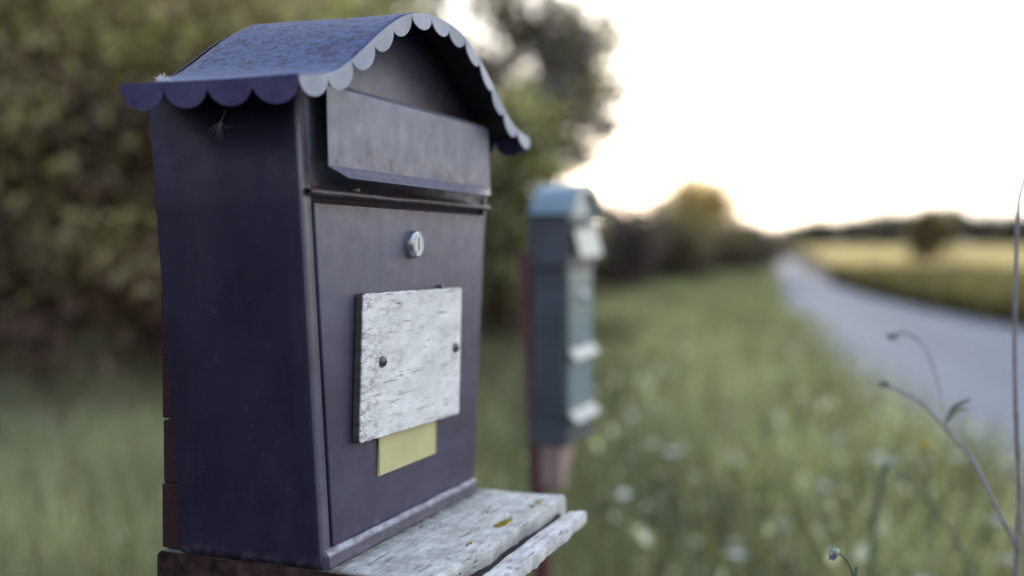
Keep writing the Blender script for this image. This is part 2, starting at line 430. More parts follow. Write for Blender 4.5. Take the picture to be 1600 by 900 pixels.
# shell: left flange, rounded fold, side, back, side, flange
def section(z):
    h = hw(z); p = [(-h + .0145, 0.0)]
    r = .0055
    for k in range(7):
        a = math.pi / 2 * k / 6
        p.append((-h + r - r * math.sin(a), r - r * math.cos(a)))
    p += [(-h, D * .5), (-h, D), (0, D), (h, D), (h, D * .5)]
    for k in range(7):
        a = math.pi / 2 * (1 - k / 6)
        p.append((h - r + r * math.sin(a), r - r * math.cos(a)))
    p.append((h - .0085, 0.0))
    return [(x, y, z) for x, y in p]
mb = MB(); mb.grid([section(z) for z in (.0006, .006, .09, .18, .27, .3585)])
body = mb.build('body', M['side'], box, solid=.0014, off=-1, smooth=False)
for p in body.data.polygons: p.use_smooth = True
body.data.materials.append(M['flange']); body.data.materials.append(M['trim'])
for p in body.data.polygons:
    if abs(p.normal.y) > .75 and p.center.y < .004: p.material_index = 1  # flange faces coloured lighter for the light on the fold
    elif p.center.x > 0 and p.center.y < .006: p.material_index = 2  # right fold coloured pale for the bright sky it reflects
# inner floor and rear gable
mb = MB(); h0 = hw(0) - .002
mb.box(-h0, h0, .002, D - .002, .002, .004); mb.build('floor_plate', M['side'], box)
us = np.linspace(-.168, .168, 41)
mb = MB(); mb.grid([[(u, D - .001, .35) for u in us], [(u, D - .001, roof_z(u) - .0015) for u in us]]); mb.build('rear_gable', M['side'], box, solid=.001)

# front gable + recess + drip ledge, one pressed sheet
us = np.linspace(-.1735, .1735, 70)
wob = lambda u, k: .0003 * math.sin(u * 41 + k) + .00015 * math.sin(u * 149 + 2 * k) - (.0014 * math.exp(-((u + .035) / .007) ** 2) if k else 0)
rows = []
rows.append([(u / .1735 * .1700, .0065, roof_z(u / .1735 * .17) - .0016) for u in us])
for z in (.352, .30, .2925): rows.append([(u / .1735 * (hw(z) - .0135), .0065, z) for u in us])
rows.append([(u * .975, .0045, .2895) for u in us]); rows.append([(u * .98, .0000, .2875) for u in us])
rows.append([(u * .985, -.0052, .2866 + wob(u, 0)) for u in us]); rows.append([(u * .985, -.0058, .2848 + wob(u, 1)) for u in us])
rows.append([(u * .985, -.0035, .2838) for u in us]); rows.append([(u * .97, .0045, .2832) for u in us]); rows.append([(u * .97, .0045, .2740) for u in us])
umax = .1735
for k_ in range(1, 4):
    rows[k_] = [(x, b + .0030 - .0085 * max(0, 1 - (max(abs(p[0]) for p in rows[k_]) - abs(x)) / .040), z) for (x, b, z) in rows[k_]]
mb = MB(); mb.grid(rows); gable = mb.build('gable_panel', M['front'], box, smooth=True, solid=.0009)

# letter flap: chamfered top, plate, flared lip with cut corners
def flap_row(z, b, hl, n=36, bow=0): return [(-hl + 2 * hl * i / (n - 1), b, z) for i in range(n)]
mb = MB(); mb.grid([flap_row(.3675, .0052, .1540), flap_row(.3672, -.0045, .1555), flap_row(.3630, -.0092, .1565), flap_row(.3045, -.0112, .1570)])
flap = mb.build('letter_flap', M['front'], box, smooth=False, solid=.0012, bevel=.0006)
mb = MB(); mb.grid([[(x, -.0113, .3046) for x, _, _ in flap_row(0, 0, .1584)], [(x * .985, -.0150, .3002) for x, _, _ in flap_row(0, 0, .150)], [(x, -.0188, .2962) for x, _, _ in flap_row(0, 0, .1390)]])
mb.build('flap_lip', M['lip'], flap, solid=.0011, bevel=.0004)

# door with returned edges
def door_u(z, s): return -(hw(z) - .0172) if s < 0 else hw(z) - .0105
mb = MB(); zs = np.linspace(.0150, .2775, 12)
mb.grid([[(door_u(z, -1) + (door_u(z, 1) - door_u(z, -1)) * k / 8, -.0012, z) for k in range(9)] for z in zs])
mb2 = MB(); 
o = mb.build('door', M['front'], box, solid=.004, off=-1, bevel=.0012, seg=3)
door = o
# dark inner backing seen through the gap round the door
mb = MB(); mb.grid([[(-(hw(z) - .004), .0085, z), (hw(z) - .004, .0085, z)] for z in (.004, .281)]); mb.build('inner_panel', M['black'], box)
# bottom lip of the tray in front of the door
mb = MB(); prof = [(.002, .0010), (-.0042, .0008), (-.0056, .0018), (-.0050, .0098), (-.0040, .0124), (-.0018, .0136), (.002, .0136)]
mb.grid([[(-.1455 + .2865 * k / 40 * 1.0, b, z + .0002 * math.sin(k * .7)) for b, z in prof] for k in range(41)])
nn = len(prof); mb.f.append(tuple(range(nn))); mb.f.append(tuple(40 * nn + k for k in range(nn)))
mb.build('bottom_rim', M['rim'], box, smooth=False, solid=.0008)
# rivets
def dome(name, c, r, hgt, mat, parent, n=20):
    q = MB(); q.lathe([(r, 0), (r * .98, -hgt * .25), (r * .8, -hgt * .65), (r * .45, -hgt * .92), (0, -hgt)], c, (0, 1, 0), n)
    return q.build(name, mat, parent, smooth=True)
dome('rivet', (-.0920, .0035, .2902), .0036, .0050, M['rivet'], box)

# lock
q = MB(); q.lathe([(.0125, 0), (.0126, -.0022), (.0122, -.0045), (.0112, -.0066), (.0104, -.0072), (.0100, -.0072), (.0097, -.0066), (0, -.0066)], (.0010, -.0012, .2480), (0, 1, 0), 48)
lock = q.build('lock', M['chrome'], box, smooth=True); 
mm = lock.modifiers.new('es', 'EDGE_SPLIT'); mm.split_angle = R(35)
q = MB(); q.lathe([(.0088, 0), (.0086, -.0007), (0, -.0007)], (.0010, -.0078, .2480), (0, 1, 0), 40)
q.build('lock_face', metal('lock_face_steel', (.44, .48, .49), .45), lock)
key = [(1.25 * a_, 1.2 * b_) for a_, b_ in [(-.0006, .0046), (.0009, .0044), (.0012, .0020), (.0000, .0004), (.0013, -.0012), (.0012, -.0036), (.0004, -.0048), (-.0007, -.0046), (-.0003, -.0020), (-.0012, .0002), (-.0003, .0022)]]
q = MB(); q.add([(.0010 + x, -.00865, .2480 + z) for x, z in key] + [(.0010 + x, -.0080, .2480 + z) for x, z in key],
                [tuple(range(11))] + [(i, (i + 1) % 11, 11 + (i + 1) % 11, 11 + i) for i in range(11)])
q.build('keyhole', M['black'], lock)

# screwed-on wooden name board
def rounded(corners, r, n=5):
    out = []; k = len(corners)
    for i in range(k):
        p = Vector(corners[i]); a = (Vector(corners[i - 1]) - p).normalized(); b = (Vector(corners[(i + 1) % k]) - p).normalized()
        for j in range(n + 1):
            t = j / n
            out.append(p + a * r * (1 - t) ** 2 + b * r * t ** 2)
    return out
pl = [(-.1050, .0900), (.0886, .0868), (.0938, .2070), (-.0992, .2082)]
poly = []
rc = rounded([(x, z, 0) for x, z in pl], .004)
for i, p in enumerate(rc):
    qn = rc[(i + 1) % len(rc)]; L_ = (qn - p).length; nseg = max(1, int(L_ / .006))
    for j in range(nseg):
        t = p.lerp(qn, j / nseg); jit = .00035 if nseg > 1 else 0
        poly.append((t.x + random.uniform(-jit, jit), t.y + random.uniform(-jit, jit)))
n_ = len(poly); q = MB()
q.add([(x, -.0090, z) for x, z in poly] + [(x, -.0016, z) for x, z in poly], [tuple(range(n_)), tuple(range(2 * n_ - 1, n_ - 1, -1))] + [(i, (i + 1) % n_, n_ + (i + 1) % n_, n_ + i) for i in range(n_)])
plaque = q.build('name_board', M['plaque'], box, bevel=.0011, seg=3)
for (x, z) in ((-.0685, .1514), (.0775, .1508)):
    s_ = dome('screw', (x, -.0091, z), .0048, .0036, M['screw'], plaque, 24)
    q = MB(); q.box(x - .0026, x + .0026, -.01285, -.0119, z - .0005, z + .0005); q.box(x - .0005, x + .0005, -.0129, -.0119, z - .0026, z + .0026)
    bm = bmesh.new(); bm.from_mesh(s_.data); s_.data.materials.append(M['black'])
    vs = [bm.verts.new(v_) for v_ in q.v]
    for f_ in q.f: bm.faces.new([vs[i] for i in f_]).material_index = 1
    bm.to_mesh(s_.data); bm.free()
q = MB(); q.box(.0525, .0595, -.0070, -.0012, .2072, .2102); q.build('clip', M['screw'], box, bevel=.0008)  # tip of a screw showing above the name board

# yellowed card in its window below the board
q = MB(); q.add([(-.0628, -.0024, .0550), (.0508, -.0024, .0549), (.0520, -.0024, .0880), (-.0612, -.0024, .0880), (-.0628, -.0012, .0550), (.0508, -.0012, .0549), (.0520, -.0012, .0880), (-.0612, -.0012, .0880)],
                [(0,1,2,3),(4,7,6,5),(0,4,5,1),(1,5,6,2),(2,6,7,3),(3,7,4,0)])
card = q.build('name_card', M['card'], box, bevel=.0004)
for x_ in (-.0622, .0485):
    q = MB(); q.box(x_, x_ + .0026, -.00275, -.0023, .0553, .0875); q.build('card_edge', M['cardedge'], card)

# roof sheet
sub = [r for r in ROOF]
q = MB(); bs = [FO, FO + .004, .02, .05, .08, .11, BK]
q.grid([[(p.x, b, p.z + .0006 * math.sin(p.x * 40 + b * 30)) for p in sub] for b in bs])
roof = q.build('roof', M['roof'], box, smooth=True, solid=.0012, off=0)
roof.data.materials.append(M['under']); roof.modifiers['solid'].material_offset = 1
if roof.data.polygons[len(roof.data.polygons) // 2].normal.z < 0: roof.data.flip_normals()
# scalloped valances: front and rear follow the curve, sides hang from the eaves
seglen = [0.0]
for a, b in zip(ROOF, ROOF[1:]): seglen.append(seglen[-1] + (b - a).length)
TOT = seglen[-1]
def curve_at(s):
    s = min(max(s, 0), TOT)
    for i in range(len(ROOF) - 1):
        if s <= seglen[i + 1]:
            t = (s - seglen[i]) / (seglen[i + 1] - seglen[i]); p = ROOF[i].lerp(ROOF[i + 1], t)
            a = ROOF[max(i - 1, 0)]; b = ROOF[min(i + 2, len(ROOF) - 1)]; d = (b - a).normalized()
            return p, Vector((d.z, 0, -d.x))
def scallop_t(n=13):
    return [0.5 - 0.5 * math.cos(math.pi * i / (n - 1)) for i in range(n)]
def valance(ycoord, mat, name, count=13):
    q = MB()
    for k in range(count):
        top = []; bot = []; midr = []
        for t in scallop_t():
            s = (k + t) / count * TOT; p, nrm = curve_at(s)
            dep = .0028 + .0120 * (1 + .07 * math.sin(k * 2.3)) * math.sqrt(max(0, 1 - (2 * t - 1) ** 2))
            a = p + nrm * .0002; b_ = p + nrm * dep; top.append((a.x, ycoord, a.z)); bot.append((b_.x, ycoord + (.0016 * math.sin(k * 1.9 + .6) - .0010) * dep / .016, b_.z))
        q.grid([top, bot])
    return q.build(name, mat, roof, solid=.0010, off=0)
valance(FO - .0004, M['trim'], 'front_valance')
valance(BK + .0004, M['eave'], 'rear_valance')
for sgn in (-1, 1):
    q = MB(); nsc = 4
    for k in range(nsc):
        top = []; bot = []
        for t in scallop_t():
            b = FO + (BK - FO) * (k + t) / nsc; dep = .0035 + .0150 * math.sqrt(max(0, 1 - (2 * t - 1) ** 2))
            top.append((sgn * .2241, b, .3606)); bot.append((sgn * (.2241 - .20 * dep), b, .3606 - dep))
        q.grid([top, bot])
    q.build('eave_valance', M['eave'], roof, solid=.0010, off=0)

# ------------------------------------------------------------------ the stand that carries it
stand = empty('letterbox_stand', ORG, (0, ROLL, PHI))
tag(stand, 'weathered grey plank shelf with split front edge on dark backing boards, below the indigo letterbox', 'stand')
def plank(name, mat, parent, x0, x1, y0, y1, z0, z1, nx=60, ny=10, jit=.0012, skew=0.0, edge=None, grain=.0007):
    """a plank along x with worn, uneven edges"""
    me_v = []; f = []
    prof = []
    rr = min(.003, (z1 - z0) * .3)
    ys = list(np.linspace(y0, y1, ny))
    ring = [(y0 + .0004, z0), (y0, z0 + rr)] + [(y0, z1 - rr), (y0 + rr * .3, z1 - rr * .3)] + [(y, z1) for y in np.linspace(y0 + rr, y1 - rr, ny)] + [(y1 - rr * .3, z1 - rr * .3), (y1, z1 - rr), (y1, z0 + rr), (y1 - .0004, z0)]
    rs = np.random.default_rng(abs(hash((round(x0, 4), round(y0, 4), round(z1, 4)))) % 10000)
    yo = np.cumsum(rs.normal(0, 1, (nx, 3)), 0); yo -= np.linspace(0, 1, nx)[:, None] * yo[-1]; yo = yo / max(1e-9, np.abs(yo).max()) * jit
    zr = rs.normal(0, grain, len(ring))
    rows = []
    for i in range(nx):
        x = x0 + (x1 - x0) * i / (nx - 1); row = []
        for k, (y, z) in enumerate(ring):
            t = (y - y0) / (y1 - y0)
            dx = skew * (1 - t) * (i / (nx - 1)) ** 3 + (rs.normal(0, .0006) if i in (0, nx - 1) else 0)
            yy = y + (yo[i, 0] * 2.2 if t < .12 else (yo[i, 1] if t > .88 else 0))
            zz = z + (zr[k] * (.6 + .4 * math.sin(i * .31 + k)) if z > z1 - rr else 0) + (rs.normal(0, .0004) if t < .1 else 0)
            if edge: yy, zz = edge(x, yy, zz, t)
            row.append((x + dx, yy, zz))
        rows.append(row)
    q = MB(); q.grid(rows); n = len(ring)
    q.f.append(tuple(range(n))[::-1]); q.f.append(tuple((nx - 1) * n + k for k in range(n)))
    # underside
    for i in range(nx - 1): q.f.append((i * n, (i + 1) * n, (i + 1) * n + n - 1, i * n + n - 1))
    o = q.build(name, mat, parent, smooth=True); mm = o.modifiers.new('es', 'EDGE_SPLIT'); mm.split_angle = R(50)
    return o
shelf_end = None
shelf = plank('shelf_board', M['shelf'], stand, -.149, .1475, -.0915, .151, -.030, -.0006, skew=.016, jit=.0022)
shelf.data.materials.append(M['mossy'])
for p in shelf.data.polygons:
    if p.center.x < -.1480: p.material_index = 1
q = MB(); q.add([(-.149, -.0885, -.026), (.150, -.0885, -.026), (.105, -.1125, -.020), (-.149, -.1125, -.020), (-.149, -.0885, -.0145), (.150, -.0885, -.0140), (.105, -.1125, -.0150), (-.149, -.1125, -.0150)],
                [(0,3,2,1),(4,5,6,7),(0,1,5,4),(1,2,6,5),(2,3,7,6),(3,0,4,7)])
core = q.build('split_core', M['core'], shelf)
for k in range(3):
    pass
def taper(x, y, z, t):
    e = max(0, (x - .075) / .045); c_ = -.1180
    return (y + (c_ - y) * .16 * e ** 2 + .0025 * max(0, -x) / .149 * -1, -.0105 + (z + .0105) * (1 - .12 * e ** 2) - .0022 * max(0, .05 - x) / .2)
strip = plank('split_strip', M['strip'], stand, -.149, .1160, -.1275, -.1085, -.0155, -.0030, nx=60, ny=5, jit=.0014, skew=.007, edge=taper)
# end-grain ends of the backing boards
for z0, z1 in ((.0005, .0532), (.0536, .1045), (.1062, .1565), (.1568, .2082), (.2085, .2600)):
    jx = random.uniform(-.0006, .0006)
    q = MB(); q.box(-.1425 + jx, .135 + jx, .1302, .1515 + random.uniform(-.001, .001), z0, z1)
    q.build('backing_board', M['end'], stand, bevel=.0014, seg=2)
q = MB(); q.tube([(.0, .200, .24), (.0, .200, -.35), (.0, .200, -1.11)], [.045, .047, .05], 14); q.build('post', M['post'], stand, smooth=True)
mmm = stand.children[-1].modifiers.new('es', 'EDGE_SPLIT'); mmm.split_angle = R(50)
q = MB(); q.box(-.02, .02, -.085, .152, -.075, -.0305); q.build('shelf_bracket', M['post'], stand, bevel=.002)
# lichen crusts on the shelf
def lichen(cx, cy, rx, ry, n, seed):
    r_ = random.Random(seed); q = MB()
    for _ in range(n):
        a = r_.uniform(0, 6.283); d = math.sqrt(r_.random()); s = r_.uniform(.0005, .0016)
        x = cx + math.cos(a) * d * rx; y = cy + math.sin(a) * d * ry
        k = 6; ring = [(x + s * math.cos(6.283 * i / k) * r_.uniform(.7, 1.3), y + s * math.sin(6.283 * i / k) * r_.uniform(.7, 1.3), -.0008) for i in range(k)]
        q.add(ring + [(x, y, s * .9 + .0002)], [(i, (i + 1) % k, k) for i in range(k)])
    o = q.build('lichen', M['lichen'], shelf, smooth=True)
lichen(.040, -.075, .0165, .0034, 95, 3); lichen(.029, -.072, .007, .0018, 22, 4); lichen(.118, -.076, .020, .0030, 16, 5); lichen(-.035, -.073, .005, .002, 6, 8); lichen(.075, -.045, .02, .006, 7, 9)

# ------------------------------------------------------------------ seed fluff
def W(u, b, z): return ORG + Matrix.Rotation(PHI, 3, 'Z') @ Matrix.Rotation(ROLL, 3, 'Y') @ Vector((u, b, z))
base = W(-.1885, .1120, .3672)
q = MB(); r_ = random.Random(5)
for i in range(46):
    a = r_.uniform(0, 6.283); el = r_.uniform(-.1, 1.45); L_ = r_.uniform(.0025, .0068)
    o_ = base + Vector((r_.uniform(-.004, .004), r_.uniform(-.003, .003), r_.uniform(0, .003)))
    d = Vector((math.cos(a) * math.cos(el), math.sin(a) * math.cos(el), math.sin(el)))
    mid = o_ + d * L_ * .5 + Vector((r_.uniform(-1, 1), r_.uniform(-1, 1), r_.uniform(-1, 1))) * .0012
    q.tube([o_, mid, o_ + d * L_ + Vector((0, 0, -.001))], [.00028, .00022, .00012], 4)
tag(q.build('seed_tuft', M['fluff']), 'small white tuft of seed fluff caught on the blue roof at its left rear corner', 'seed fluff')
q = MB(); c = W(-hw(.336) - .0016, .0628, .3362)
for (b, z, bend) in ((.0735, .3292, .001), (.0705, .3262, .001), (.0670, .3240, .0012), (.0640, .3225, .001), (.0615, .3226, 0), (.0600, .3260, 0), (.0690, .3310, .001), (.0655, .3262, 0), (.0512, .3324, -.0028), (.0535, .3335, -.0025)):
    e = W(-hw(z) - .0030, b, z); mdl = W(-hw(.33) - .0035, (.0628 + b) / 2, (.3362 + z) / 2 + bend)
    q.tube([c, mdl, e], [.00022, .00016, .00008], 4)
e = W(-hw(.345) - .0016, .0575, .3449); q.tube([c, (c + e) / 2, e], [.00035, .00025, .0002], 5)
tag(q.build('dandelion_seed', simple('grey_seed_hairs', (.42, .36, .38), .8, .1, 50, 0)), 'feathery dandelion seed stuck to the dark side of the indigo letterbox below its eave', 'seed')

# ------------------------------------------------------------------ the second letterbox
gb = empty('letterbox', (.1290, 2.080, .957), (0, 0, PHI))
tag(gb, 'teal green metal letterbox with pale curved roof on a rusty post, behind the indigo one', 'letterbox')
gh = .080; gd = .068
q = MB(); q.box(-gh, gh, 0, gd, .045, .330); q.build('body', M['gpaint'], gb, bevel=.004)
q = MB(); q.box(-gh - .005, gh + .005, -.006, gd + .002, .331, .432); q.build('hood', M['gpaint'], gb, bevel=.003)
q = MB(); q.box(-gh + .002, gh - .002, .002, gd - .002, .3285, .3325); q.build('seam', M['gdark'], gb)  # dark strip painting the shadow line under the overhanging hood
q = MB(); q.box(-gh - .004, gh + .004, -.004, gd + .001, .0, .044); q.build('base_tray', M['gpaint'], gb, bevel=.004)
gr = smooth_curve([(-.095, 0, .430), (-.088, 0, .442), (-.072, 0, .462), (-.045, 0, .480), (0, 0, .489), (.045, 0, .480), (.072, 0, .462), (.088, 0, .442), (.095, 0, .430)], 5)
q = MB(); q.grid([[(p.x, b, p.z) for p in gr] for b in (-.018, .02, .05, gd + .002)]); gro = q.build('roof', M['groof'], gb, smooth=True, solid=.002)
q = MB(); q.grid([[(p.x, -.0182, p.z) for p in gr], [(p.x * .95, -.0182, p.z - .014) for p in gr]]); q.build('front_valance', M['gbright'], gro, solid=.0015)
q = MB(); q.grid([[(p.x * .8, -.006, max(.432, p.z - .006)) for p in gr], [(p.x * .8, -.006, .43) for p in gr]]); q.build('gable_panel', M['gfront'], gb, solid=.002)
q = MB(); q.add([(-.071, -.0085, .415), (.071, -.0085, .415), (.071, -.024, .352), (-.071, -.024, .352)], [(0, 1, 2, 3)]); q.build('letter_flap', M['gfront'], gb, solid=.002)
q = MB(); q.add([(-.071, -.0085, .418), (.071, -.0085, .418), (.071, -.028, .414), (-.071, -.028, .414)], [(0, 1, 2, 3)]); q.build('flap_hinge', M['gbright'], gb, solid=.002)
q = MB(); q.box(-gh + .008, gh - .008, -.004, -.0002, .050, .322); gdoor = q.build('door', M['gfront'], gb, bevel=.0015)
for z, dp in ((.172, .014), (.055, .017)):
    q = MB(); q.add([(-.076, -.004, z + .006), (.076, -.004, z + .006), (.076, -.004 - dp, z - .012), (-.076, -.004 - dp, z - .012)], [(0, 1, 2, 3)]); q.build('ledge', M['gbright'], gb, solid=.003)
q = MB(); q.lathe([(.011, 0), (.011, -.006), (.008, -.008), (0, -.008)], (.0, -.0041, .275), (0, 1, 0), 20); q.build('lock', M['chrome'], gdoor, smooth=True)
# its post: a leaning rusty pipe, with a pale wooden block under the box
q = MB(); q.tube([(.0310, 2.125, 1.318), (.0600, 2.118, .69), (.093, 2.110, -.05)], [.0185, .0185, .0185], 14)
tag(q.build('iron_post', M['rust'], smooth=True), 'rusty red brown iron post leaning behind the teal letterbox', 'post')
gs = empty('support_block', (.1290, 2.080, .957), (0, 0, PHI))
q = MB(); q.add([(-.076, .010, -.001), (-.076, .055, -.001), (.02, .055, -.001), (.02, .010, -.001), (-.076, .012, -.080), (-.076, .050, -.080), (-.06, .050, -.090), (-.06, .012, -.090)],
                [(0,1,2,3),(4,7,6,5),(0,4,5,1),(1,5,6,2),(2,6,7,3),(3,7,4,0)]); o = q.build('support_block', M['block'], None, bevel=.002)
o.location = gs.location; o.rotation_euler = gs.rotation_euler; bpy.data.objects.remove(gs); o.name = 'support_block'
tag(o, 'pale pinkish wood block under the teal letterbox against its rusty post', 'wood block')

# ------------------------------------------------------------------ ground, road, field
def sheet(name, pts_rows, mat):
    q = MB(); q.grid(pts_rows); o = q.build(name, mat, None, smooth=True); return tag(o, kind='structure')
q = MB(); q.grid([[(x, y, 0) for x in (-900, -60, 0, 60, 900)] for y in (-200, -20, 0, 60, 300, 1800)])
tag(q.build('ground', M['ground']), kind='structure')
LE = [(-6, 1.7), (2, 1.95), (4.15, 1.9), (6.84, 2.05), (10, 2.5), (17.2, 4.2), (25, 6.0), (36, 8.6), (50, 11.7), (62, 14.8), (90, 22.0)]
RE = [(-6, 7.4), (2, 7.5), (16, 7.5), (19.3, 7.55), (24.4, 8.0), (30, 8.9), (39, 10.7), (52, 13.6), (62, 16.0), (90, 23.4)]
def ed(tab, y): return float(np.interp(y, [a for a, _ in tab], [b for _, b in tab]))
rows = []
for y in list(np.arange(-6, 61, .8)):
    a, b = ed(LE, y), ed(RE, y); rows.append([(a + (b - a) * k / 8, y, .006 + .03 * math.sin(math.pi * k / 8)) for k in range(9)])
ro = sheet('road', rows, M['road']); ul = ro.data.uv_layers.new(name='UVMap')
for p in ro.data.polygons:
    for li in p.loop_indices:
        vc = ro.data.vertices[ro.data.loops[li].vertex_index].co; a_, b_ = ed(LE, vc.y), ed(RE, vc.y); ul.data[li].uv = ((vc.x - a_) / (b_ - a_), vc.y * .1)
rows = []
for y in [22, 26, 30, 36, 42, 50, 58, 66, 76, 90, 130, 200, 400]:
    a = ed(RE, min(y, 90)) + (1.2 if y < 90 else (y - 90) * .27 + 1.2); rows.append([(a, y, .012), (a + 8, y, .012), (a + 60, y, .012), (a + 400, y, .012)])
sheet('field', rows, M['field'])

# ------------------------------------------------------------------ vegetation helpers
def cloud_mesh(name, V, F_sizes, LOOPS, colors, mat, parent=None):
    me = bpy.data.meshes.new(name); nv = len(V); nf = len(F_sizes)
    me.vertices.add(nv); me.vertices.foreach_set('co', V.astype(np.float32).ravel())
    me.loops.add(len(LOOPS)); me.loops.foreach_set('vertex_index', LOOPS.astype(np.int32))
    me.polygons.add(nf); st = np.concatenate([[0], np.cumsum(F_sizes)[:-1]]).astype(np.int32); me.polygons.foreach_set('loop_start', st)
    at = me.color_attributes.new('tint', 'FLOAT_COLOR', 'POINT')
    at.data.foreach_set('color', np.concatenate([colors, np.ones((nv, 1))], 1).astype(np.float32).ravel())
    me.update(calc_edges=True); me.validate()
    me.materials.append(mat)
    return link(bpy.data.objects.new(name, me), parent)

def leaves(P, size, col, mat, name, parent=None, droop=.3, aspect=.55):
    n = len(P)
    a = rng.normal(0, 1, (n, 3)); a[:, 2] -= droop; a /= np.linalg.norm(a, axis=1)[:, None]
    b = np.cross(a, rng.normal(0, 1, (n, 3))); b /= np.linalg.norm(b, axis=1)[:, None]
    s = size * rng.uniform(.6, 1.35, n)
    a *= s[:, None]; b *= (s * aspect)[:, None]
    V = np.stack([P - a * .5, P + b * .5, P + a * .5, P - b * .5], 1).reshape(-1, 3)
    L_ = np.arange(4 * n); cc = np.repeat(col, 4, 0)
    return cloud_mesh(name, V, np.full(n, 4), L_, cc, mat, parent)

def crown_points(blobs, nclump, per, spread, pal, dark=None, zrange=None):
    """blobs: (cx,cy,cz, rx,ry,rz); returns points and colours"""
    vol = np.array([b[3] * b[4] * b[5] for b in blobs]); vol = vol ** .67; vol /= vol.sum()
    P = []; Cc = []
    pal = np.array(pal)
    for i, b in enumerate(blobs):
        k = max(4, int(nclump * vol[i]))
        d = rng.normal(0, 1, (k, 3)); d /= np.linalg.norm(d, axis=1)[:, None]
        r = rng.uniform(.35, 1.0, k) ** .6
        cen = d * r[:, None] * np.array(b[3:6]) + np.array(b[:3])
        for c_, rr, dd in zip(cen, r, d):
            m_ = max(3, int(per * rng.uniform(.5, 1.5))); sp = spread * rng.uniform(.6, 1.5)
            pts = c_ + rng.normal(0, 1, (m_, 3)) * sp * np.array([1, 1, .75])
            base_ = pal[rng.integers(len(pal))]
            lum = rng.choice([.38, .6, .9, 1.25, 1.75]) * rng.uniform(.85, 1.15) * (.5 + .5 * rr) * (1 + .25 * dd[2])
            col = base_ * LEAF_GAIN * lum * rng.uniform(.8, 1.2, (m_, 1))
            P.append(pts); Cc.append(col)
    P = np.concatenate(P); Cc = np.concatenate(Cc)
    if dark is not None:  # low foliage fades to a dark tint standing for shade
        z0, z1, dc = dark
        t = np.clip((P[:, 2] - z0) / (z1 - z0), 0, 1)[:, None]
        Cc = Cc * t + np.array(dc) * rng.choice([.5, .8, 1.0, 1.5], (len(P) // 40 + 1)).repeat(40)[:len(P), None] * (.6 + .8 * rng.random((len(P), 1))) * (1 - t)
    k = P[:, 2] > .05
    return P[k], Cc[k]

LEAF_GAIN = np.array([1.85, 1.82, 2.4])
OLIVE = [(0.263, 0.255, 0.088), (0.184, 0.190, 0.061), (0.306, 0.281, 0.113), (0.149, 0.122, 0.053)]
BROWN = [(0.158, 0.112, 0.064), (0.123, 0.082, 0.056), (0.219, 0.178, 0.085), (0.245, 0.230, 0.088)]
GREEN = [(.190, .200, .075), (.235, .225, .095), (.145, .148, .065)]
GREY = [(.215, .190, .165), (.170, .150, .140), (.265, .245, .195)]  # lightened and greyed to carry haze in the leaf colour
MAROON = (.190, .118, .108)  # purple shadow colour tinted into the foot of the thicket

def plant(name, label, cat, x, y, blobs, nclump, per, spread, leaf, pal, dark=None, trunk=None, group=None, branches=6):
    t = tag(empty(name, (x, y, 0)), label, cat, group)
    P, Cc = crown_points(blobs, nclump, per, spread, pal, dark)
    leaves(P, leaf, Cc, M['leaf'], 'crown', t)
    q = MB(); top = max(b[2] for b in blobs); r0 = trunk or .05
    q.tube(smooth_curve([(0, 0, -.05), (r0 * .6, r0 * .3, top * .35), (-r0 * .4, r0 * .5, top * .7), (0, 0, top)], 4), list(np.linspace(r0, r0 * .25, 13)), 10)
    for i in range(branches):
        b = blobs[i % len(blobs)]; z = top * random.uniform(.25, .8); tgt = Vector((b[0] + random.uniform(-.6, .6) * b[3], b[1] + random.uniform(-.6, .6) * b[4], min(b[2] + random.uniform(-.2, .5) * b[5], top)))
        st = Vector((0, 0, z * .75)); q.tube([st, st.lerp(tgt, .5) + Vector((0, 0, .08 * z)), tgt], [r0 * .4, r0 * .28, r0 * .1], 7)
    q.build('trunk', M['bark'], t, smooth=True)
    return t

def bush_blobs(w, h, n=7, base=.35):
    out = []
    for i in range(n):
        a = random.uniform(0, 6.283); d = random.uniform(.1, .5) * w
        cz = h * random.uniform(.28, .8); r = w * random.uniform(.22, .36)
        out.append((math.cos(a) * d, math.sin(a) * d * .8, cz, r, r * .9, h * random.uniform(.18, .30)))
    out.append((0, 0, h * .45, w * .42, w * .38, h * .42)); out.append((0, 0, h * .85, w * .22, w * .2, h * .17))
    return out

# shrubs of the thicket on the left (x, y, width, height)
TH = [(-4.6, 6.9, 2.4, 3.3, BROWN, 'brown olive thicket shrub at the left edge of the photo'),
      (-3.2, 7.4, 2.4, 3.7, BROWN + OLIVE[:1], 'tall mottled shrub left of the letterbox roof, dark at its foot'),
      (-2.35, 8.2, 2.3, 3.6, OLIVE + BROWN[:2], 'olive shrub rising directly behind the left eave of the indigo roof'),
      (-1.95, 9.6, 1.9, 3.7, OLIVE, 'green brown shrub standing behind the indigo letterbox roof')]
for x, y, w_, h_, pal, lab in TH:
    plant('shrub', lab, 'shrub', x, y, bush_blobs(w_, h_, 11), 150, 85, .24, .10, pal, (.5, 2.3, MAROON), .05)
plant('shrub', 'moss green shrub seen between the two letterboxes', 'shrub', -.12, 10.6, [(0, 0, 1.0, .48, .4, .95), (.12, 0, 1.8, .36, .35, .6), (-.15, .05, 2.2, .34, .3, .35), (-.3, .1, 1.6, .4, .4, .6), (.15, .1, 2.4, .26, .3, .3)], 150, 60, .19, .11, GREEN, (.2, 1.0, MAROON), .04)
